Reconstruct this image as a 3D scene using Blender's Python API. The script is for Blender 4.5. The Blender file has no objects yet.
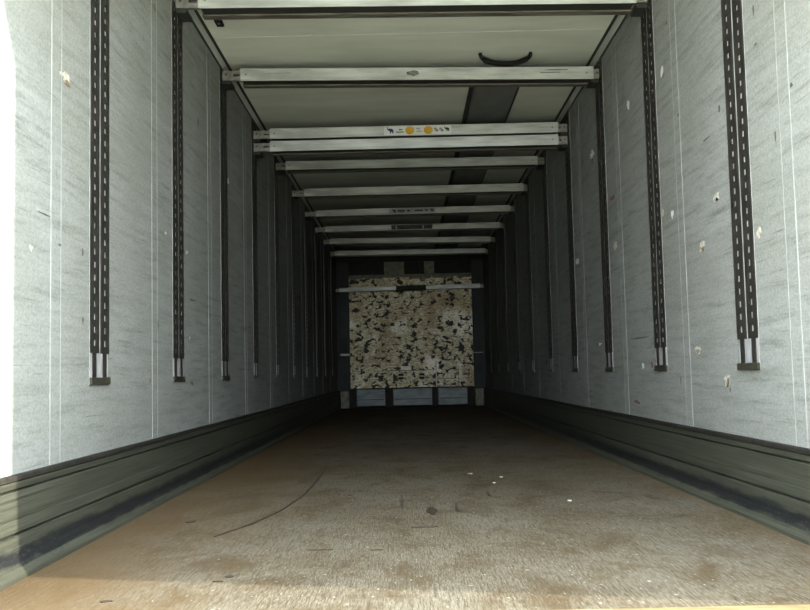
import bpy, bmesh, math, random
from mathutils import Vector, Matrix

random.seed(7)
scene = bpy.context.scene
C = scene.collection

# ------------------------------------------------------------------ camera
# the trailer runs along +Y, camera stands outside the open rear at y = 0
yaw, pitch, roll = -0.00155, 0.07299, -0.02258
fwd = Vector((math.sin(yaw) * math.cos(pitch), math.cos(yaw) * math.cos(pitch), math.sin(pitch)))
right = Vector((math.cos(yaw), -math.sin(yaw), 0))
up = right.cross(fwd)
r2 = right * math.cos(roll) + up * math.sin(roll)
u2 = -right * math.sin(roll) + up * math.cos(roll)
cam_data = bpy.data.cameras.new('camera')
cam = bpy.data.objects.new('camera', cam_data)
C.objects.link(cam)
cam_data.sensor_width = 36.0
cam_data.lens = 930.09 / 810.0 * 36.0
cam_data.clip_start = 0.05
cam_data.clip_end = 500
m = Matrix((r2, u2, -fwd)).transposed().to_4x4()
m.translation = Vector((-0.061, 0.0, 0.5639))
cam.matrix_world = m
scene.camera = cam

# ------------------------------------------------------------------ sky, sun, exposure
world = bpy.data.worlds.new('sky')
scene.world = world
world.use_nodes = True
bg = world.node_tree.nodes['Background']
bg.inputs['Color'].default_value = (0.90, 0.97, 1.0, 1)
bg.inputs['Strength'].default_value = 5.2

sun_data = bpy.data.lights.new('sun', 'SUN')
sun_data.energy = 5.4
sun_data.angle = math.radians(0.55)
sun_data.color = (1.0, 0.93, 0.78)
sun = bpy.data.objects.new('sun', sun_data)
C.objects.link(sun)
sun.location = (12, -2, 8)
sun.rotation_euler = Vector((-2.45, 0.585, -1.13)).to_track_quat('-Z', 'Y').to_euler()

scene.view_settings.view_transform = 'Standard'
scene.view_settings.look = 'None'
scene.view_settings.gamma = 1.0
scene.view_settings.use_curve_mapping = False
scene.view_settings.exposure = 2.6

# ------------------------------------------------------------------ materials
MATS = {}
K = [0.45]   # scales interior colours down so less bounced light reaches the deep end


def new_mat(name, rough=0.6, metal=0.0, spec=0.5):
    mt = bpy.data.materials.new(name)
    mt.use_nodes = True
    b = mt.node_tree.nodes['Principled BSDF']
    b.inputs['Roughness'].default_value = rough
    b.inputs['Metallic'].default_value = metal
    b.inputs['Specular IOR Level'].default_value = spec
    MATS[name] = mt
    return mt, mt.node_tree.nodes, mt.node_tree.links, b


def coords(n, l, scale=(1, 1, 1), rot=(0, 0, 0)):
    tc = n.new('ShaderNodeTexCoord')
    mp = n.new('ShaderNodeMapping')
    mp.inputs['Scale'].default_value = scale
    mp.inputs['Rotation'].default_value = rot
    l.new(tc.outputs['Object'], mp.inputs['Vector'])
    return mp.outputs['Vector']


def noise(n, l, vec, scale=1.0, detail=4.0, rough=0.55, dist=0.0):
    t = n.new('ShaderNodeTexNoise')
    t.inputs['Scale'].default_value = scale
    t.inputs['Detail'].default_value = detail
    t.inputs['Roughness'].default_value = rough
    t.inputs['Distortion'].default_value = dist
    l.new(vec, t.inputs['Vector'])
    return t.outputs['Fac']


def ramp(n, l, fac, stops):
    r = n.new('ShaderNodeValToRGB')
    e = r.color_ramp.elements
    while len(e) < len(stops):
        e.new(0.5)
    for k, (p, c) in enumerate(stops):
        e[k].position = p
        e[k].color = (c[0] * K[0], c[1] * K[0], c[2] * K[0], 1) if len(c) >= 3 else (c[0], c[0], c[0], 1)
    l.new(fac, r.inputs['Fac'])
    return r.outputs['Color']


def mix(n, l, fac, a, b, mode='MIX'):
    x = n.new('ShaderNodeMix')
    x.data_type = 'RGBA'
    x.blend_type = mode
    for sock, v in ((x.inputs['Factor'], fac), (x.inputs['A'], a), (x.inputs['B'], b)):
        if isinstance(v, (int, float)):
            sock.default_value = v
        elif isinstance(v, tuple):
            sock.default_value = (*[q * K[0] for q in v], 1)
        else:
            l.new(v, sock)
    return x.outputs['Result']


def bump(n, l, b, h, strength=0.3, dist=0.002):
    bp = n.new('ShaderNodeBump')
    bp.inputs['Strength'].default_value = strength
    bp.inputs['Distance'].default_value = dist
    l.new(h, bp.inputs['Height'])
    l.new(bp.outputs['Normal'], b.inputs['Normal'])


def simple(name, c1, c2, scale=(8, 8, 8), rough=0.6, metal=0.0, spec=0.1, bmp=0.15, lo=0.35, hi=0.68):
    mt, n, l, b = new_mat(name, rough, metal, spec)
    f = noise(n, l, coords(n, l, scale), 1.0, 5)
    l.new(ramp(n, l, f, [(lo, c1), (hi, c2)]), b.inputs['Base Color'])
    if bmp:
        bump(n, l, b, f, bmp, 0.003)
    return mt


def wall_material(name, tilt):
    mt, n, l, b = new_mat(name, 0.8, 0.0, 0.0)
    k = 0.43
    G = lambda r, g, bl: (r * k, g * k, bl * k)
    streak = noise(n, l, coords(n, l, (1, 2.6, 34), (tilt, 0, 0)), 1.0, 8, 0.72)
    col = ramp(n, l, streak, [(0.28, G(0.36, 0.37, 0.345)), (0.48, G(0.61, 0.635, 0.62)), (0.72, G(0.71, 0.735, 0.725))])
    cloud = noise(n, l, coords(n, l, (1, 1.2, 1.6)), 1.0, 5, 0.65)
    col = mix(n, l, ramp(n, l, cloud, [(0.38, (0.55,)), (0.62, (0.0,))]), col, G(0.52, 0.535, 0.48))
    scr = noise(n, l, coords(n, l, (1, 4, 120), (tilt * 1.9, 0, 0)), 1.0, 3, 0.5)
    col = mix(n, l, ramp(n, l, scr, [(0.27, (0.65,)), (0.37, (0.0,))]), col, G(0.34, 0.35, 0.33))
    scr2 = noise(n, l, coords(n, l, (1, 34, 12), (-0.5, 0, 0)), 1.0, 2, 0.5)
    col = mix(n, l, ramp(n, l, scr2, [(0.20, (0.6,)), (0.28, (0.0,))]), col, G(0.30, 0.30, 0.27))
    grain = noise(n, l, coords(n, l, (1, 70, 110)), 1.0, 3, 0.7)
    col = mix(n, l, 0.5, col, ramp(n, l, grain, [(0.3, (0.45,)), (0.68, (1.0,))]), 'MULTIPLY')
    l.new(col, b.inputs['Base Color'])
    bump(n, l, b, streak, 0.10, 0.003)
    return mt


wall_material('wall_paint_left', 0.10)
wall_material('wall_paint_right', -0.09)
simple('edge_glint', (0.245, 0.256, 0.250), (0.36, 0.368, 0.36), (3, 3, 6), 0.8, spec=0.0, bmp=0.1, lo=0.50, hi=0.75)  # paler tone paints the light caught along joint strip edges
simple('ceiling_paint', (0.589, 0.6037, 0.5375), (0.7068, 0.7215, 0.6479), (1.5, 5, 1), 0.6, spec=0.0, bmp=0.05)
simple('trim_grey', (0.4536, 0.4644, 0.4536), (0.594, 0.6048, 0.5832), (9, 2, 9), 0.5, 0.2)
simple('black_rubber', (0.010, 0.010, 0.009), (0.022, 0.021, 0.019), (20, 20, 20), 0.8, spec=0.2)
simple('rail_dark', (0.008775, 0.008775, 0.007312), (0.02925, 0.02584, 0.02194), (40, 40, 9), 0.7, 0.0)
simple('rail_zinc', (0.2736, 0.2736, 0.288), (0.5184, 0.5184, 0.5328), (30, 30, 14), 0.45, 0.25)
simple('cap_dark', (0.02, 0.019, 0.014), (0.06, 0.057, 0.04), (40, 40, 40), 0.6, 0.2)
simple('aluminium', (0.293, 0.2999, 0.286), (0.5162, 0.5231, 0.5092), (3.5, 30, 26), 0.42, 0.25, bmp=0.1)
simple('bracket_steel', (0.144, 0.1392, 0.1248), (0.2496, 0.2448, 0.2256), (35, 35, 35), 0.45, 0.45)
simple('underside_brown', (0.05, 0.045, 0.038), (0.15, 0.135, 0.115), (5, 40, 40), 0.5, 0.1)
simple('threshold_tan', (0.09, 0.07, 0.03), (0.17, 0.14, 0.07), (9, 30, 9), 0.7, 0.0)
simple('duct_fabric', (0.10, 0.105, 0.10), (0.16, 0.165, 0.16), (6, 3, 6), 0.7, spec=0.25)
simple('black_plastic', (0.008, 0.008, 0.008), (0.016, 0.016, 0.015), (30, 30, 30), 0.7, spec=0.03)
simple('post_dark', (0.021, 0.0252, 0.027), (0.036, 0.042, 0.0432), (4, 4, 3), 0.6)
simple('foot_grey', (0.18, 0.21, 0.225), (0.315, 0.345, 0.3525), (5, 5, 16), 0.55)
simple('vent_cream', (0.12, 0.12, 0.09375), (0.255, 0.2475, 0.195), (16, 16, 16), 0.7)
simple('chip_cream', (0.25, 0.225, 0.175), (0.46, 0.445, 0.40), (60, 60, 60), 0.8, lo=0.4, hi=0.55)
simple('chip_brown', (0.09, 0.065, 0.035), (0.24, 0.19, 0.11), (60, 60, 60), 0.8)
simple('chip_white', (0.574, 0.574, 0.546), (0.651, 0.651, 0.63), (40, 40, 40), 0.7)
simple('scratch_dark', (0.035, 0.035, 0.028), (0.084, 0.084, 0.07), (60, 60, 60), 0.7)
simple('rust', (0.07, 0.0315, 0.021), (0.182, 0.084, 0.056), (50, 50, 50), 0.85)
K[0] = 1.0
simple('gravel', (0.60, 0.582, 0.455), (0.70, 0.68, 0.54), (2, 2, 2), 0.9)
simple('blocker_green', (0.012, 0.018, 0.009), (0.05, 0.065, 0.03), (4, 4, 4), 0.9, spec=0.0)
simple('outer_white', (0.70, 0.71, 0.71), (0.78, 0.79, 0.79), (2, 2, 2), 0.4)
K[0] = 0.45
simple('print_white', (0.518, 0.532, 0.525), (0.588, 0.602, 0.588), (30, 30, 30), 0.5, bmp=0)
simple('smudge_grey', (0.05, 0.05, 0.045), (0.26, 0.26, 0.25), (40, 30, 70), 0.7, bmp=0)
simple('print_blue', (0.012, 0.02, 0.10), (0.03, 0.04, 0.16), (30, 30, 30), 0.5, bmp=0)
simple('print_yellow', (0.42, 0.231, 0.014), (0.546, 0.322, 0.028), (30, 30, 30), 0.5, bmp=0)
simple('print_black', (0.015, 0.015, 0.018), (0.04, 0.04, 0.045), (30, 30, 30), 0.5, bmp=0)
simple('print_grey', (0.18, 0.18, 0.20), (0.30, 0.30, 0.31), (30, 30, 30), 0.5, bmp=0)

# worn aluminium kick plates, long scratches along the trailer
mt, n, l, b = new_mat('kick_metal', 0.55, 0.25, 0.05)
st = noise(n, l, coords(n, l, (1, 1.6, 170)), 1.0, 7, 0.7)
col = ramp(n, l, st, [(0.30, (0.02812, 0.02925, 0.02138)), (0.52, (0.05906, 0.06187, 0.04612)), (0.75, (0.09563, 0.0984, 0.07875))])
l.new(col, b.inputs['Base Color'])
bump(n, l, b, st, 0.25, 0.002)
# lowest board: black rubber scuffing with its own ragged outline
mt, n, l, b = new_mat('kick_scuffed', 0.55, 0.25, 0.05)
v = coords(n, l, (1, 1.6, 170))
st = noise(n, l, v, 1.0, 7, 0.65)
col = ramp(n, l, st, [(0.30, (0.03094, 0.03206, 0.02363)), (0.55, (0.06469, 0.0675, 0.05063)), (0.78, (0.09563, 0.0984, 0.07875))])
tc = n.new('ShaderNodeTexCoord')
sep = n.new('ShaderNodeSeparateXYZ')
l.new(tc.outputs['Object'], sep.inputs['Vector'])
rag = noise(n, l, coords(n, l, (1, 7, 30)), 1.0, 6, 0.7)
ad = n.new('ShaderNodeMath'); ad.operation = 'MULTIPLY_ADD'
l.new(rag, ad.inputs[0]); ad.inputs[1].default_value = 0.085
l.new(sep.outputs['Z'], ad.inputs[2])
band = ramp(n, l, ad.outputs[0], [(0.068, (0.0,)), (0.082, (0.95,)), (0.115, (0.95,)), (0.135, (0.0,))])
spk = noise(n, l, coords(n, l, (60, 60, 120)), 1.0, 3, 0.7)
bandm = mix(n, l, 1.0, band, ramp(n, l, spk, [(0.30, (0.25,)), (0.48, (1.0,))]), 'MULTIPLY')
l.new(mix(n, l, bandm, col, (0.014, 0.015, 0.018)), b.inputs['Base Color'])
bump(n, l, b, st, 0.25, 0.002)

# gritty resin floor with brown dust
mt, n, l, b = new_mat('floor_resin', 0.85, 0.0, 0.02)
big = noise(n, l, coords(n, l, (1.5, 0.8, 1)), 1.0, 7, 0.7)
col = ramp(n, l, big, [(0.34, (0.046, 0.032, 0.015)), (0.50, (0.080, 0.066, 0.043)), (0.66, (0.106, 0.097, 0.076))])
grit = noise(n, l, coords(n, l, (260, 26, 1)), 1.0, 4, 0.7)
col = mix(n, l, ramp(n, l, grit, [(0.42, (0.0,)), (0.68, (0.75,))]), col, (0.168, 0.155, 0.126))
grit2 = noise(n, l, coords(n, l, (150, 8, 1)), 1.0, 5, 0.7)
col = mix(n, l, ramp(n, l, grit2, [(0.34, (0.75,)), (0.52, (0.0,))]), col, (0.032, 0.025, 0.016))
patch = noise(n, l, coords(n, l, (5.5, 3.2, 1)), 1.0, 6, 0.7, 0.6)
col = mix(n, l, ramp(n, l, patch, [(0.34, (0.75,)), (0.50, (0.0,))]), col, (0.052, 0.037, 0.020))
speck = noise(n, l, coords(n, l, (70, 40, 1)), 1.0, 2, 0.5)
col = mix(n, l, ramp(n, l, speck, [(0.68, (0.0,)), (0.74, (0.8,))]), col, (0.26, 0.25, 0.22))
tc = n.new('ShaderNodeTexCoord'); sep = n.new('ShaderNodeSeparateXYZ')
l.new(tc.outputs['Object'], sep.inputs['Vector'])
ab = n.new('ShaderNodeMath'); ab.operation = 'ABSOLUTE'
sh = n.new('ShaderNodeMath'); sh.operation = 'ADD'; sh.inputs[1].default_value = 0.18
l.new(sep.outputs['X'], sh.inputs[0]); 
sc_ = n.new('ShaderNodeMath'); sc_.operation = 'SUBTRACT'; l.new(sep.outputs['X'], sc_.inputs[0]); sc_.inputs[1].default_value = 0.22
l.new(sc_.outputs[0], ab.inputs[0])
edge = n.new('ShaderNodeMath'); edge.operation = 'MULTIPLY_ADD'
l.new(big, edge.inputs[0]); edge.inputs[1].default_value = -1.1; l.new(ab.outputs[0], edge.inputs[2])
dust = ramp(n, l, edge.outputs[0], [(0.15, (0.0,)), (0.70, (0.75,))])
col = mix(n, l, dust, col, (0.090, 0.060, 0.030))
l.new(col, b.inputs['Base Color'])
wv = n.new('ShaderNodeTexWave')
wv.bands_direction = 'X'
wv.inputs['Scale'].default_value = 14
wv.inputs['Distortion'].default_value = 1.5
wv.inputs['Detail'].default_value = 3
l.new(coords(n, l, (1, 0.25, 1)), wv.inputs['Vector'])
sm = n.new('ShaderNodeMath'); sm.operation = 'MULTIPLY_ADD'
l.new(wv.outputs['Fac'], sm.inputs[0]); sm.inputs[1].default_value = 0.12; l.new(grit, sm.inputs[2])
bump(n, l, b, sm.outputs[0], 0.5, 0.004)

# bulkhead: cream paint flaking off a black ground
mt, n, l, b = new_mat('flaking_paint', 0.7, 0.0, 0.3)
K[0] = 0.8
lay = noise(n, l, coords(n, l, (14, 1, 42)), 1.0, 8, 0.8)
col = ramp(n, l, lay, [(0.34, (0.09, 0.072, 0.040)), (0.47, (0.30, 0.26, 0.165)), (0.58, (0.58, 0.53, 0.38)), (0.68, (0.92, 0.89, 0.74))])
br = noise(n, l, coords(n, l, (1.9, 1, 1.5)), 1.0, 5, 0.65)
col = mix(n, l, ramp(n, l, br, [(0.46, (0.0,)), (0.64, (0.75,))]), col, (0.20, 0.13, 0.055))
wht = noise(n, l, coords(n, l, (2.2, 1, 1.9), (0.4, 0.9, 0.2)), 1.0, 5, 0.7)
col = mix(n, l, ramp(n, l, wht, [(0.52, (0.0,)), (0.66, (0.6,))]), col, (0.90, 0.88, 0.78))
blk = noise(n, l, coords(n, l, (9.0, 1, 12)), 1.0, 4, 0.6, 0.3)
zone = noise(n, l, coords(n, l, (2.6, 1, 1.6)), 1.0, 3, 0.6)
bias = n.new('ShaderNodeMath'); bias.operation = 'MULTIPLY_ADD'
l.new(zone, bias.inputs[0]); bias.inputs[1].default_value = 0.30; l.new(blk, bias.inputs[2])
col = mix(n, l, ramp(n, l, bias.outputs[0], [(0.575, (1.0,)), (0.610, (0.0,))]), col, (0.008, 0.008, 0.007))
fine = noise(n, l, coords(n, l, (26, 1, 34)), 1.0, 4, 0.65)
col = mix(n, l, ramp(n, l, fine, [(0.36, (0.95,)), (0.42, (0.0,))]), col, (0.02, 0.018, 0.013))
l.new(col, b.inputs['Base Color'])

# ------------------------------------------------------------------ mesh helpers


def add_box(bm, x0, x1, y0, y1, z0, z1, bev=0.0):
    vs = [bm.verts.new((x, y, z)) for x in (x0, x1) for y in (y0, y1) for z in (z0, z1)]
    fs = []
    for q in ((0, 1, 3, 2), (4, 6, 7, 5), (0, 4, 5, 1), (2, 3, 7, 6), (0, 2, 6, 4), (1, 5, 7, 3)):
        fs.append(bm.faces.new([vs[k] for k in q]))
    if bev:
        es = list({e for f in fs for e in f.edges})
        bmesh.ops.bevel(bm, geom=es, offset=bev, segments=1, affect='EDGES')


def add_prism(bm, prof, a0, a1, axis='y'):
    """closed profile extruded along an axis; prof in (x,z) for y, (y,z) for x, (x,y) for z"""
    def P(p, a):
        return {'y': (p[0], a, p[1]), 'x': (a, p[0], p[1]), 'z': (p[0], p[1], a)}[axis]
    A = [bm.verts.new(P(p, a0)) for p in prof]
    B = [bm.verts.new(P(p, a1)) for p in prof]
    k = len(prof)
    bm.faces.new(A)
    bm.faces.new(B[::-1])
    for i in range(k):
        bm.faces.new([A[i], B[i], B[(i + 1) % k], A[(i + 1) % k]])


def add_tube(bm, pts, r, seg=8):
    rings = []
    for i, p in enumerate(pts):
        p = Vector(p)
        d = (Vector(pts[min(i + 1, len(pts) - 1)]) - Vector(pts[max(i - 1, 0)])).normalized()
        a = d.cross(Vector((0, 1, 0.01))).normalized()
        c = d.cross(a)
        rr = r[i] if isinstance(r, (list, tuple)) else r
        rings.append([bm.verts.new(p + (a * math.cos(t) + c * math.sin(t)) * rr)
                      for t in [2 * math.pi * k / seg for k in range(seg)]])
    for i in range(len(rings) - 1):
        for k in range(seg):
            bm.faces.new([rings[i][k], rings[i][(k + 1) % seg], rings[i + 1][(k + 1) % seg], rings[i + 1][k]])
    bm.faces.new(rings[0][::-1])
    bm.faces.new(rings[-1])


def finish(bm, name, mat, smooth=False):
    bmesh.ops.recalc_face_normals(bm, faces=bm.faces)
    me = bpy.data.meshes.new(name)
    bm.to_mesh(me)
    bm.free()
    me.materials.append(MATS[mat])
    if smooth:
        for p in me.polygons:
            p.use_smooth = True
    return me


def link(name, me, parent=None, loc=None, rz=0.0):
    o = bpy.data.objects.new(name, me)
    C.objects.link(o)
    if parent:
        o.parent = parent
    if loc:
        o.location = loc
    if rz:
        o.rotation_euler = (0, 0, rz)
    return o


def box(name, mat, dims, parent=None, bev=0.0):
    bm = bmesh.new()
    add_box(bm, *dims, bev)
    return link(name, finish(bm, name, mat), parent)


def structure(o, label, cat):
    o['kind'] = 'structure'
    o['label'] = label
    o['category'] = cat
    return o


def thing(o, label, cat, group=None):
    o['label'] = label
    o['category'] = cat
    if group:
        o['group'] = group
    return o


def empty(name, loc=(0, 0, 0), rz=0.0):
    o = bpy.data.objects.new(name, None)
    C.objects.link(o)
    o.location = loc
    o.rotation_euler = (0, 0, rz)
    o.empty_display_size = 0.1
    return o


# ------------------------------------------------------------------ setting
W = 1.23            # half inner width
REAR = 2.165        # open rear edge
NOSE = 15.75        # front wall
CEIL = 2.650
RAIL0, PITCH = 3.522, 1.2169
rail_y = [RAIL0 + PITCH * k for k in range(10)]

structure(box('ground', 'gravel', (-60, 60, -60, 70, -1.30, -1.20)), 'pale gravel yard behind the trailer', 'ground')

blocker_bm = bmesh.new()  # unseen barrier added to keep low sky light out of the deep interior
for k in range(60):
    x0_ = -47.7 + 1.5 * k + (5.4 if k >= 30 else 0)      # middle gap shaped to let sky light reach the bulkhead
    hh = 2.7 + random.uniform(-0.3, 0.3)
    yy = -13.5 + random.uniform(-0.15, 0.15)
    add_prism(blocker_bm, [(yy + 0.6, -1.2), (yy + 0.75, hh - 0.8), (yy + 0.3, hh), (yy - 0.5, hh + 0.05), (yy - 0.9, -1.2)], x0_, x0_ + 1.5, 'x')
structure(link('light_blocker', finish(blocker_bm, 'light_blocker', 'blocker_green')), 'added dark barrier behind the trailer, unseen, blocking low sky light', 'light_blocker')

floor = structure(box('floor', 'floor_resin', (-W, W, REAR + 0.06, NOSE, -0.12, 0.0)),
                  'gritty brown floor with dust and scuffs running to the far end', 'floor')
# marks lying on the floor


def blob_mesh(name, mat, w, h, t, k=11, jag=0.35, normal='x'):
    """thin irregular chip, w along the surface, h the other way, t thick"""
    bm = bmesh.new()
    pts = []
    for i in range(k):
        a = 2 * math.pi * i / k
        r = 1 + random.uniform(-jag, jag)
        pts.append((0.5 * w * r * math.cos(a), 0.5 * h * r * math.sin(a)))
    add_prism(bm, pts, 0, t, 'x' if normal == 'x' else 'z')
    return finish(bm, name, mat)


def floor_strip(name, mat, pts, w):
    bm = bmesh.new()
    for i in range(len(pts) - 1):
        a, c = Vector((*pts[i], 0)), Vector((*pts[i + 1], 0))
        d = (c - a).normalized()
        s = Vector((-d.y, d.x, 0)) * w / 2
        q = [a - s, a + s, c + s, c - s]
        lo = [bm.verts.new((p.x, p.y, 0.0003)) for p in q]
        hi = [bm.verts.new((p.x, p.y, 0.0015)) for p in q]
        bm.faces.new(hi)
        bm.faces.new(lo[::-1])
        for k in range(4):
            bm.faces.new([lo[k], lo[(k + 1) % 4], hi[(k + 1) % 4], hi[k]])
    return link(name, finish(bm, name, mat), floor)


K[0] = 0.45
simple('floor_scrape', (0.016, 0.012, 0.007), (0.040, 0.030, 0.019), (20, 20, 20), 0.8)
arc = [(-0.66, 7.1), (-0.60, 6.3), (-0.573, 5.6), (-0.560, 5.0), (-0.565, 4.45), (-0.60, 4.0), (-0.67, 3.62), (-0.76, 3.35)]
floor_strip('scrape', 'floor_scrape', arc, 0.011)
for (x, y, w, h) in ((-0.929, 3.70, .045, .05), (-0.577, 2.677, .028, .03), (-0.845, 2.414, .030, .02), (-0.60, 2.62, .022, .012)):
    link('mud_spot', blob_mesh('mud_spot', 'floor_scrape', w, h, 0.002, normal='z'), floor, (x, y, 0.0002))
for (x, y, w, h) in ((-0.011, 3.457, .09, .02), (0.02, 3.87, .05, .22), (-0.368, 3.055, .08, .015), (-0.173, 3.032, .04, .014),
                     (0.13, 3.90, .012, .28), (-0.10, 4.1, .012, .3), (-0.346, 4.409, .03, .03), (0.30, 4.35, .02, .2)):
    link('scuff', blob_mesh('scuff', 'floor_scrape', w, h, 0.0012, normal='z'), floor, (x, y, 0.0002))
for (x, y, w) in ((0.269, 5.19, .03), (0.42, 5.0, .02), (0.62, 4.05, .016), (0.36, 4.75, .014)):
    link('crumb', blob_mesh('crumb', 'chip_cream', w, w * 1.4, 0.004, normal='z'), floor, (x, y, 0.0002))

structure(box('trim_3', 'threshold_tan', (-W, W, REAR, REAR + 0.058, -0.12, 0.004), bev=0.002),
          'aluminium threshold strip across the open rear edge of the floor', 'threshold')


def side_wall(side):
    s = -1 if side == 'left' else 1
    core = structure(box('wall_' + side, 'outer_white', tuple(sorted((s * 1.238, s * 1.30))) + (REAR, NOSE + 0.06, -0.12, 2.75)),
                     'scuffed pale grey %s wall panelling with slotted rails' % side, 'wall')
    paint = 'wall_paint_' + side
    joints = [3.087 + PITCH * k for k in range(10)]
    edges = [REAR] + joints + [NOSE]
    for k in range(len(edges) - 1):
        a, c = edges[k], edges[k + 1]
        a += 0.047 if k else 0
        c -= 0.047 if k < len(edges) - 2 else 0
        box('panel', paint, tuple(sorted((s * W, s * 1.2375))) + (a, c, 0.28, 2.556), core, 0.0)
    for j in joints:
        box('joint_strip', paint, tuple(sorted((s * (W - 0.0012), s * 1.2375))) + (j - 0.041, j + 0.041, 0.28, 2.556), core, 0.0008)
        for e in (-0.0445, 0.0445):
            bm = bmesh.new()
            add_prism(bm, [(s * 1.2375, j + e - 0.003), (s * (W - 0.0013), j + e - 0.003), (s * (W - 0.0021), j + e),
                           (s * (W - 0.0013), j + e + 0.003), (s * 1.2375, j + e + 0.003)], 0.28, 2.556, 'z')
            link('glint_bead', finish(bm, 'glint_bead', 'edge_glint'), core)
    # kick plates
    base = box('baseboard_' + side, 'black_rubber', tuple(sorted((s * 1.2375, s * (W - 0.001)))) + (REAR, NOSE, 0.0, 0.279))
    structure(base, 'olive grey metal kick plate along the foot of the %s wall' % side, 'kick plate')

    def board(prof, mat, nm='board'):
        bm = bmesh.new()
        add_prism(bm, [(s * x, z) for x, z in prof], REAR, NOSE, 'y')
        link(nm, finish(bm, nm, mat), base)
    board([(1.229, 0.274), (1.208, 0.276), (1.208, 0.288), (1.212, 0.291), (1.229, 0.291)], 'rail_dark', 'lip')
    board([(1.229, 0.251), (1.214, 0.252), (1.213, 0.272), (1.229, 0.273)], 'kick_metal')
    board([(1.229, 0.125), (1.209, 0.127), (1.210, 0.160), (1.2115, 0.163), (1.211, 0.168), (1.2125, 0.244), (1.229, 0.246)], 'kick_metal')
    board([(1.229, 0.0005), (1.176, 0.0005), (1.178, 0.012), (1.196, 0.030), (1.204, 0.060), (1.206, 0.117), (1.229, 0.120)], 'kick_scuffed')
    # cove strip between wall and ceiling with black seals on both edges
    tr = bmesh.new()
    add_prism(tr, [(s * 1.2375, 2.573), (s * 1.2265, 2.573), (s * 1.2245, 2.577), (s * 1.2245, 2.632), (s * 1.2265, 2.637), (s * 1.2375, 2.637)], REAR, NOSE, 'y')
    t = structure(link('trim_%d' % (1 if s < 0 else 2), finish(tr, 'trim', 'trim_grey')),
                  'light grey cove strip with black seals where the %s wall meets ceiling' % side, 'trim')
    bm = bmesh.new()
    add_prism(bm, [(s * 1.2375, 2.5562), (s * 1.2262, 2.5562), (s * 1.2262, 2.5728), (s * 1.2375, 2.5728)], REAR, NOSE, 'y')
    link('seal', finish(bm, 'seal', 'black_rubber'), t)
    bm = bmesh.new()
    add_prism(bm, [(s * 1.2375, 2.6372), (s * 1.226, 2.6372), (s * 1.213, 2.645), (s * 1.213, 2.6495), (s * 1.2375, 2.6495)], REAR, NOSE, 'y')
    link('seal', finish(bm, 'seal', 'black_rubber'), t)
    return core


wall_l = side_wall('left')
wall_r = side_wall('right')

ceiling = structure(box('ceiling', 'outer_white', (-1.2375, 1.2375, REAR, NOSE + 0.06, 2.658, 2.75)),
                    'pale greenish grey ceiling above the cross beams', 'ceiling')
cj = [REAR, 3.14, 5.594, 7.88, 10.31, 12.74, NOSE]
for k in range(len(cj) - 1):
    box('panel', 'ceiling_paint', (-1.2370, 1.2370, cj[k] + (0.002 if k else 0), cj[k + 1] - 0.002, CEIL, 2.6575), ceiling, 0.001)

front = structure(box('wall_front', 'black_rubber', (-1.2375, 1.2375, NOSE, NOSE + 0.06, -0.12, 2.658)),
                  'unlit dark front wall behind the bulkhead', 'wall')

# ------------------------------------------------------------------ small damage on the walls
ML = [('chip_cream', 3.168, 1.615, .10, .034), ('chip_brown', 3.185, 1.598, .05, .018), ('scratch_dark', 2.98, 1.105, .10, .004),
      ('scratch_dark', 4.354, .815, .03, .05), ('chip_cream', 4.937, 1.23, .06, .026), ('scratch_dark', 4.95, 1.222, .03, .012),
      ('chip_cream', 4.995, .778, .05, .022), ('scratch_dark', 5.01, .772, .03, .012), ('chip_cream', 4.505, 1.273, .03, .012),
      ('chip_brown', 4.216, .558, .035, .026), ('scratch_dark', 5.035, .536, .06, .02), ('chip_white', 6.102, 1.863, .08, .04),
      ('chip_brown', 6.011, 1.343, .07, .016), ('scratch_dark', 3.119, 1.022, .03, .010), ('scratch_dark', 3.343, 1.027, .014, .022),
      ('scratch_dark', 3.345, .781, .014, .022), ('scratch_dark', 5.07, .988, .14, .012), ('scratch_dark', 4.318, 2.327, .012, .05),
      ('scratch_dark', 6.35, .72, .5, .006), ('scratch_dark', 5.23, 2.02, .03, .05), ('chip_cream', 2.88, .98, .02, .02)]
MR = [('chip_white', 6.257, 2.025, .13, .05), ('scratch_dark', 6.27, 1.985, .06, .05), ('chip_white', 5.211, 2.059, .05, .05),
      ('scratch_dark', 4.401, 2.227, .03, .014), ('chip_white', 4.506, 2.02, .05, .045), ('scratch_dark', 4.50, 2.0, .03, .018),
      ('chip_white', 6.953, 1.367, .2, .05), ('chip_cream', 5.677, 1.307, .12, .05), ('chip_cream', 3.805, 1.256, .08, .036),
      ('scratch_dark', 3.80, 1.25, .03, .015), ('rust', 5.706, 1.617, .10, .036), ('chip_cream', 3.37, 1.046, .045, .036),
      ('chip_cream', 4.60, 1.333, .03, .05), ('chip_white', 4.441, 1.299, .04, .045), ('chip_cream', 4.014, 1.085, .08, .04),
      ('chip_brown', 4.01, 1.07, .035, .022), ('chip_cream', 3.777, .506, .06, .055), ('chip_brown', 3.765, .498, .025, .04),
      ('chip_cream', 4.135, .641, .07, .035), ('chip_brown', 4.14, .628, .03, .022), ('scratch_dark', 5.177, .729, .36, .008),
      ('chip_white', 6.23, .728, .1, .018), ('chip_white', 5.114, .573, .05, .03), ('rust', 5.281, .371, .15, .022),
      ('rust', 4.93, .581, .03, .036), ('scratch_dark', 3.896, 1.527, .10, .008), ('scratch_dark', 3.174, 1.35, .012, .03),
      ('scratch_dark', 3.311, 1.856, .012, .03), ('scratch_dark', 3.309, 1.728, .022, .007), ('scratch_dark', 3.72, 1.608, .02, .024),
      ('scratch_dark', 3.021, 1.486, .02, .014), ('scratch_dark', 4.275, 1.738, .03, .018), ('scratch_dark', 3.748, .467, .012, .018),
      ('scratch_dark', 4.42, .50, .012, .04)]
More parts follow.
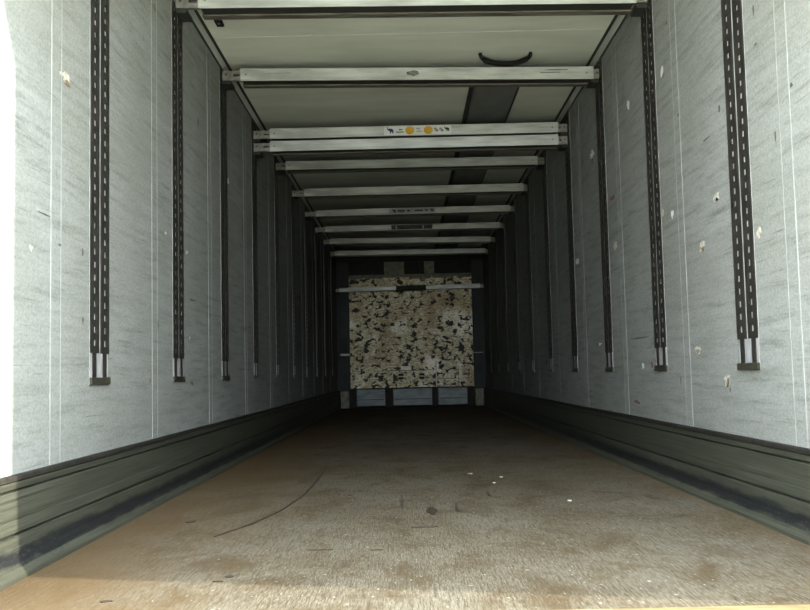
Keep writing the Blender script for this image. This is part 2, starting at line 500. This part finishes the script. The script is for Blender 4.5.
NAME = {'chip_cream': 'paint_chip', 'chip_brown': 'paint_chip', 'chip_white': 'paint_chip', 'scratch_dark': 'scratch', 'rust': 'rust_spot'}
for s, L, par in ((-1, ML, wall_l), (1, MR, wall_r)):
    for mat, y, z, w, h in L:
        w = min(w, 0.12) if mat != 'scratch_dark' else w
        o = link(NAME[mat], blob_mesh(NAME[mat], mat, w, h, 0.0012, 11, 0.4), par, (s * W, y, z))
        if s > 0:
            o.rotation_euler = (0, 0, math.pi)
        o.location.x += -s * 0.0003 if mat != 'chip_brown' else -s * 0.0016

# ------------------------------------------------------------------ slotted double rails
Z0, Z1, ZTOP = 0.547, 0.664, 2.555


def rail_meshes():
    out = {}
    bm = bmesh.new()
    add_box(bm, 0.0, 0.0015, -0.105, 0.105, Z0, ZTOP)
    out['back_plate'] = finish(bm, 'back_plate', 'rail_zinc')
    for nm, c0, c1 in (('a', -0.105, -0.012), ('b', 0.012, 0.105)):
        bm = bmesh.new()
        cm = (c0 + c1) / 2
        add_box(bm, 0.0016, 0.006, c0, cm - 0.0125, Z1, ZTOP)
        add_box(bm, 0.0016, 0.006, cm + 0.0125, c1, Z1, ZTOP)
        z = Z1
        while z < ZTOP - 0.01:
            add_box(bm, 0.0016, 0.006, cm - 0.0125, cm + 0.0125, z, min(z + 0.026, ZTOP))
            z += 0.049
        out['slotted_strip_' + nm] = finish(bm, 'slotted_strip', 'rail_dark')
        bm = bmesh.new()
        add_box(bm, 0.0016, 0.005, cm - 0.019, cm + 0.019, Z0 + 0.026, Z1)
        out['guide_' + nm] = finish(bm, 'guide', 'rail_dark')
    bm = bmesh.new()
    add_box(bm, 0.0016, 0.012, -0.108, 0.108, Z0 - 0.001, Z0 + 0.026, 0.002)
    out['end_cap'] = finish(bm, 'end_cap', 'cap_dark')
    return out


RM = rail_meshes()
ORD = ['nearest the opening', 'second from the opening', 'third from the opening', 'fourth from the opening', 'fifth from the opening',
       'sixth from the opening', 'seventh from the opening', 'eighth from the opening', 'ninth from the opening', 'deepest, next to the bulkhead']
for s, side in ((-1, 'left'), (1, 'right')):
    for k, y in enumerate(rail_y):
        t = thing(empty('slotted_rail', (s * W, y, 0), 0 if s < 0 else math.pi),
                  'dark slotted double rail on the %s wall, %s' % (side, ORD[k]), 'rail', 'slotted rails on the side walls')
        for nm in ('back_plate', 'slotted_strip_a', 'slotted_strip_b', 'guide_a', 'guide_b', 'end_cap'):
            link(nm.replace('_a', '').replace('_b', '') if nm[-2:] in ('_a', '_b') else nm, RM[nm], t)

# ------------------------------------------------------------------ cross beams


def beam(y, zl, zr, h, label, x0=-1.105, x1=1.165, d=0.15, name='cargo_bar'):
    """zl, zr: height of the top edge at the left and right end"""
    ang = math.atan2(zr - zl, x1 - x0)
    t = thing(empty(name, (0, y, (zl + zr) / 2 - h)), label, 'beam', 'cross beams under the ceiling')
    t.rotation_euler = (0, -ang, 0)
    f = -0.05
    # front half: box profile whose underside is an open channel
    prof = [(f, 0.0), (f + 0.006, 0.0), (f + 0.008, 0.012), (f + d - 0.052, 0.012), (f + d - 0.050, h - 0.006), (f + 0.004, h), (f, h - 0.004)]
    bm = bmesh.new()
    add_prism(bm, prof, x0, x1, 'x')
    body = link('body', finish(bm, 'body', 'aluminium'), t)
    bm = bmesh.new()
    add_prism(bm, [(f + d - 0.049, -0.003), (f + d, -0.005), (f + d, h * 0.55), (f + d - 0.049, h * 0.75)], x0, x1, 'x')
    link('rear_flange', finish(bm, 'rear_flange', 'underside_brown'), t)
    bm = bmesh.new()
    add_box(bm, x0 + 0.01, x1 - 0.01, f + 0.009, f + d - 0.051, 0.004, 0.0115)  # black sheet puts the shade of the recessed channel into colour
    link('channel_shade', finish(bm, 'channel_shade', 'black_rubber'), t)
    # end brackets: narrower tongue with an oblong slot hooked in the rail
    for sx, xi, xo in ((-1, x0, -1.2225), (1, x1, 1.2225)):
        L = abs(xo - xi)
        a, c = (xo, xi + 0.012) if sx < 0 else (xi - 0.012, xo)
        bm = bmesh.new()
        bh0, bh1 = 0.004, h * 0.80
        z1, z2 = h * 0.36, h * 0.56
        u0 = a + (c - a) * 0.52 if sx < 0 else a + (c - a) * 0.22
        u1 = a + (c - a) * 0.86 if sx < 0 else a + (c - a) * 0.44
        yy0, yy1 = f + 0.004, f + 0.030
        add_box(bm, a, c, yy0, yy1, bh0, z1)
        add_box(bm, a, c, yy0, yy1, z2, bh1)
        add_box(bm, a, u0, yy0, yy1, z1, z2)
        add_box(bm, u1, c, yy0, yy1, z1, z2)
        add_box(bm, a, c, yy1, yy1 + 0.004, bh0, bh1)
        br = link('end_bracket', finish(bm, 'end_bracket', 'bracket_steel'), t)
        bm = bmesh.new()
        add_box(bm, u0, u1, yy1 - 0.003, yy1 - 0.0002, z1, z2)
        link('slot', finish(bm, 'slot', 'black_rubber'), br)
        bm = bmesh.new()
        bx = (a + (c - a) * 0.18) if sx < 0 else (a + (c - a) * 0.72)
        add_tube(bm, [(bx, yy0 - 0.004, h * 0.5), (bx, yy0 + 0.002, h * 0.5)], 0.006, 8)
        link('rivet', finish(bm, 'rivet', 'rail_dark'), br)
    # dark locking shoe under the bracket, in the rail
    for sx in (-1, 1):
        bm = bmesh.new()
        xa, xb = sorted((sx * 1.2225, sx * 1.165))
        add_box(bm, xa, xb, f + 0.006, f + d - 0.01, -0.022, 0.003, 0.004)
        link('locking_shoe', finish(bm, 'locking_shoe', 'black_rubber'), t)
    for xx in (x0 + 0.035, x1 - 0.045):
        bm = bmesh.new()
        add_tube(bm, [(xx, f - 0.0015, h * 0.5), (xx, f + 0.001, h * 0.5)], 0.007, 8)
        link('rivet', finish(bm, 'rivet', 'bracket_steel'), t)
    t['_h'] = h
    return t


def plate(name, mat, parent, pts, y=-0.0505, t=0.0006):
    """flat printed shape on a beam face; pts in (x, z)"""
    bm = bmesh.new()
    A = [bm.verts.new((x, y, z)) for x, z in pts]
    B = [bm.verts.new((x, y - t, z)) for x, z in pts]
    bm.faces.new(A); bm.faces.new(B[::-1])
    for i in range(len(pts)):
        bm.faces.new([A[i], B[i], B[(i + 1) % len(pts)], A[(i + 1) % len(pts)]])
    return link(name, finish(bm, name, mat), parent)


def rect(x0, x1, z0, z1):
    return [(x0, z0), (x1, z0), (x1, z1), (x0, z1)]


H = 0.083
B = {}
B[1] = beam(rail_y[1], 2.556, 2.530, H, 'cross beam nearest the opening, cut off by top of the picture')
B[2] = beam(rail_y[2], 2.562, 2.521, H, 'bright cross beam with a dark smudge in front of the black hoop', x1=1.185)
B[3] = beam(rail_y[3], 2.488, 2.488, H, 'upper beam of the close pair, carrying the yellow sticker', x0=-1.095, x1=1.15)
B['3b'] = beam(rail_y[3], 2.389, 2.391, H, 'lower beam of the close pair, directly under the stickered beam', x0=-1.095, x1=1.15)
B[4] = beam(rail_y[4], 2.510, 2.507, H - .003, 'plain cross beam just beyond the close pair', x0=-1.13, x1=1.16)
B[5] = beam(rail_y[5], 2.501, 2.506, H, 'plain cross beam second beyond the close pair', x0=-1.097, x1=1.185)
B[6] = beam(rail_y[6], 2.488, 2.499, .075, 'dim cross beam with small dark printing along its middle', x0=-1.095, x1=1.18)
B[7] = beam(rail_y[7], 2.492, 2.496, .075, 'dim cross beam with one dark label plate at its middle', x0=-1.095, x1=1.18)
B[8] = beam(rail_y[8], 2.507, 2.489, .075, 'dim plain cross beam just beyond the dark label plate beam', x0=-1.14, x1=1.165)
B[9] = beam(rail_y[9], 2.492, 2.483, .075, 'farthest cross beam at ceiling height, right before the bulkhead', x0=-1.165, x1=1.185)

# dark smudge and gouges on the second beam
for (x, z, w, h) in ((0.015, .043, .085, .042),):
    pts = [(x + w / 2 * math.cos(a) * random.uniform(.75, 1.1), z + h / 2 * math.sin(a) * random.uniform(.75, 1.1))
           for a in [2 * math.pi * k / 12 for k in range(12)]]
    plate('smudge', 'smudge_grey', B[2], pts, -0.0502 if w > .06 else -0.0510)
plate('gouge', 'scratch_dark', B[2], [(.86, .058), (1.02, .060), (1.02, .064), (.90, .063)])
plate('gouge', 'scratch_dark', B[2], [(.84, .040), (.97, .042), (.97, .046), (.84, .044)])
plate('gouge', 'print_grey', B[2], [(-.95, .044), (-.78, .046), (-.78, .051), (-.93, .050)])

# sticker on the upper beam of the pair
stk = plate('sticker', 'print_white', B[3], rect(-0.205, 0.318, 0.006, 0.078))
SX = 0.035
Y2 = -0.0512


def mark(name, mat, pts):
    plate(name, mat, stk, [(x + SX, z) for x, z in pts], Y2)


def elephant(ox, oz, s, flip=1):
    p = [(-.9, 1.0), (-.7, .9), (-.75, .45), (-.5, .55), (-.2, .6), (.35, .5), (.8, .3), (.95, -.2), (.9, -1.0), (.6, -1.0), (.55, -.5),
         (.2, -.45), (.15, -1.0), (-.15, -1.0), (-.2, -.3), (-.55, -.05), (-.8, .1), (-1.0, .5)]
    return [(ox + x * s * flip, oz + z * s) for x, z in p]


mark('emblem', 'print_blue', elephant(-0.190, 0.044, 0.026))
mark('emblem', 'print_black', elephant(0.250, 0.047, 0.021))
for xx in (-0.040, 0.105):
    mark('warning_sign', 'print_yellow', [(xx + .037 * math.cos(a), .041 + .034 * math.sin(a)) for a in [math.pi / 8 + k * math.pi / 4 for k in range(8)]])
for x0_, x1_, z0_, z1_ in ((-.148, -.085, .026, .033), (-.125, -.095, .044, .052)):
    mark('print_line', 'print_black', rect(x0_, x1_, z0_, z1_))
for x0_, x1_, z0_, z1_ in ((.012, .060, .026, .031), (.016, .046, .038, .043), (.012, .040, .050, .060)):
    mark('print_line', 'print_grey', rect(x0_, x1_, z0_, z1_))
for cx_ in (.165, .205):
    mark('pictogram', 'print_grey', [(cx_ - .014, .058), (cx_ + .006, .060), (cx_ + .013, .040), (cx_ + .004, .022), (cx_ - .006, .036), (cx_ - .016, .040)])
    mark('pictogram', 'print_black', rect(cx_ + .008, cx_ + .018, .030, .042))
mark('print_line', 'print_grey', rect(-.235, -.205, .069, .072))

# printing on the dim beams
SX = 0.0
stk = plate('printing', 'print_grey', B[6], rect(-0.24, 0.30, 0.012, 0.066))
mark('emblem', 'print_black', elephant(-0.18, 0.040, 0.024))
mark('emblem', 'print_black', elephant(0.26, 0.042, 0.022))
for a, c in ((-.14, -.05), (-.03, .01), (.06, .16), (.18, .22)):
    mark('print_line', 'print_black', rect(a, c, .030, .048))
stk = plate('label_plate', 'print_black', B[7], rect(-0.235, 0.300, 0.008, 0.068))
for a, c in ((-.18, -.16), (.17, .19)):
    mark('print_line', 'print_grey', rect(a, c, .014, .060))

# bar lying against the bulkhead with a black middle
bb = beam(15.36, 1.991, 2.011, .066, 'low bar across the bulkhead with a black sleeve at its middle', x0=-1.17, x1=1.165, d=0.10)
bm = bmesh.new()
add_box(bm, -0.226, 0.269, -0.056, 0.054, -0.010, 0.071, 0.004)
link('sleeve', finish(bm, 'sleeve', 'black_rubber'), bb)

# ------------------------------------------------------------------ ceiling air duct and its hoop, ceiling clip
duct = thing(empty('air_duct', (0.615, 6.27, 2.5725)), 'dark grey flat air duct running along the ceiling above the beams', 'air duct')
bm = bmesh.new()
add_prism(bm, [(-.160, .0772), (-.156, .010), (-.146, .001), (.146, .001), (.156, .010), (.160, .0772)], 0.0, 9.15, 'y')
link('duct_body', finish(bm, 'duct_body', 'duct_fabric'), duct)
for e in (-1, 1):
    bm = bmesh.new()
    add_prism(bm, [(e * .161, .0772), (e * .159, .006), (e * .172, .022), (e * .178, .0772)], 0.0, 9.15, 'y')
    link('duct_edge', finish(bm, 'duct_edge', 'black_rubber'), duct)
for k in range(3):
    bm = bmesh.new()
    add_box(bm, -.155, .155, 0.02 + 1.2 * k, 0.05 + 1.2 * k, -0.002, 0.003)
    link('clamp_band', finish(bm, 'clamp_band', 'bracket_steel'), duct)

hoop = thing(empty('hoop_handle', (0.628, 5.985, CEIL)), 'black curved hoop hanging from ceiling above a cross beam', 'hoop')
pts, rad = [], []
for k in range(17):
    u = -1 + 2 * k / 16
    pts.append((0.152 * u, 0.0, -0.074 + 0.036 * abs(u) ** 2.5))
    rad.append(0.017 if abs(u) < 0.9 else 0.011)
bm = bmesh.new()
add_tube(bm, pts, rad, 8)
link('grip', finish(bm, 'grip', 'black_plastic', True), hoop)
for e in (-1, 1):
    bm = bmesh.new()
    add_tube(bm, [(e * .148, 0, -.040), (e * .160, 0, -.026), (e * .166, 0, -.010), (e * .166, 0, 0.0005)], [.013, .013, .012, .012], 8)
    link('hook', finish(bm, 'hook', 'black_plastic', True), hoop)

clip = thing(empty('ceiling_clip', (-1.125, 5.335, CEIL)), 'small black clip on the ceiling beside the left cove strip', 'clip')
bm = bmesh.new()
add_prism(bm, [(-.021, -.045), (.021, -.045), (.021, .045), (-.021, .045)], -0.014, 0.0, 'z')
link('clip_body', finish(bm, 'clip_body', 'black_plastic'), clip)
bm = bmesh.new()
add_tube(bm, [(0, -0.01, -.018), (0, -0.01, -.013)], 0.007, 8)
link('screw', finish(bm, 'screw', 'bracket_steel'), clip)

# ------------------------------------------------------------------ bulkhead at the far end
bk = thing(empty('bulkhead', (0, 15.5, 0)), 'cream bulkhead with flaking paint and black patches at the far end', 'bulkhead')
for a, c in ((-1.018, -0.427), (-0.423, 0.390), (0.394, 1.035)):
    bm = bmesh.new()
    add_box(bm, a, c, 0.0, 0.05, 0.325, 2.165, 0.004)
    link('panel', finish(bm, 'panel', 'flaking_paint'), bk)
bm = bmesh.new()
add_box(bm, -1.018, 1.035, 0.004, 0.05, 2.168, 2.215, 0.003)
link('top_rail', finish(bm, 'top_rail', 'vent_cream'), bk)
for a, c, z in ((-1.0, -.80, 2.155), (-.74, -.45, 2.16), (.02, .36, 2.15), (.40, .72, 2.155), (.80, 1.02, 2.16), (-.40, -.10, 2.175)):
    bm = bmesh.new()
    add_box(bm, a, c, -0.012, 0.002, z - 0.014, z + 0.016, 0.004)
    link('paint_ridge', finish(bm, 'paint_ridge', 'vent_cream'), bk)
# opening frame above: dark uprights with two cream covers
for a, c in ((-.424, -.085), (.250, .417)):
    bm = bmesh.new()
    add_box(bm, a, c, 0.02, 0.05, 2.216, 2.428, 0.003)
    link('vent_cover', finish(bm, 'vent_cover', 'vent_cream'), bk)
bm = bmesh.new()
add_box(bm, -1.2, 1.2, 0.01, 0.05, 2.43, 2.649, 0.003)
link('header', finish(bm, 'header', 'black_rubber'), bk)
for a, c in ((-1.225, -1.020), (1.037, 1.225)):
    bm = bmesh.new()
    add_box(bm, a, c, -0.02, 0.05, 0.29, 2.429, 0.006)
    link('side_post', finish(bm, 'side_post', 'post_dark'), bk)
for a, c in ((-1.175, -1.020), (1.037, 1.190)):
    for dz in ((0.0, 0.02) if a < 0 else (0.0,)):
        bm = bmesh.new()
        add_box(bm, a, c, -0.045, -0.021, .872 + dz, .884 + dz)
        link('hook_bar', finish(bm, 'hook_bar', 'aluminium'), bk)
# access hatch lines and the four small vents
bm = bmesh.new()
add_box(bm, -0.42, 0.385, -0.008, 0.0, .602, .614)
link('hatch_rail', finish(bm, 'hatch_rail', 'vent_cream'), bk)
for x in (-.178, .170):
    for z in (.480, .535):
        bm = bmesh.new()
        add_box(bm, x - .042, x + .042, -0.010, 0.0, z - .019, z + .019, .003)
        link('vent', finish(bm, 'vent', 'black_rubber'), bk)
for (a, c, z0_, z1_) in ((.40, .42, .33, .75), (.43, .98, .455, .462), (.775, .783, .34, .62)):
    bm = bmesh.new()
    add_box(bm, a, c, -0.008, 0.0, z0_, z1_)
    link('batten', finish(bm, 'batten', 'chip_white' if c - a < .03 and z1_ > .7 else 'scratch_dark'), bk)
# bottom: three grey blocks, two end feet, dark boxes painting in the shaded gaps
for a, c in ((-.914, -.449), (-.316, .331), (.431, .912)):
    bm = bmesh.new()
    add_box(bm, a, c, -0.03, 0.05, 0.03, 0.305, 0.008)
    ft = link('foot_block', finish(bm, 'foot_block', 'foot_grey'), bk)
    bm = bmesh.new()
    add_box(bm, a + .02, c - .02, -0.036, -0.031, 0.13, 0.14)
    link('groove_strip', finish(bm, 'groove_strip', 'post_dark'), ft)
for a, c in ((-1.183, -1.047), (1.045, 1.19)):
    bm = bmesh.new()
    add_box(bm, a, c, -0.05, 0.05, 0.0, 0.285, 0.015)
    link('foot', finish(bm, 'foot', 'vent_cream'), bk)
for a, c in ((-1.040, -.922), (-.440, -.325), (.340, .423), (.920, 1.038)):
    bm = bmesh.new()
    add_box(bm, a, c, 0.0, 0.05, 0.0, 0.315)
    link('gap_shade', finish(bm, 'gap_shade', 'rail_dark'), bk)
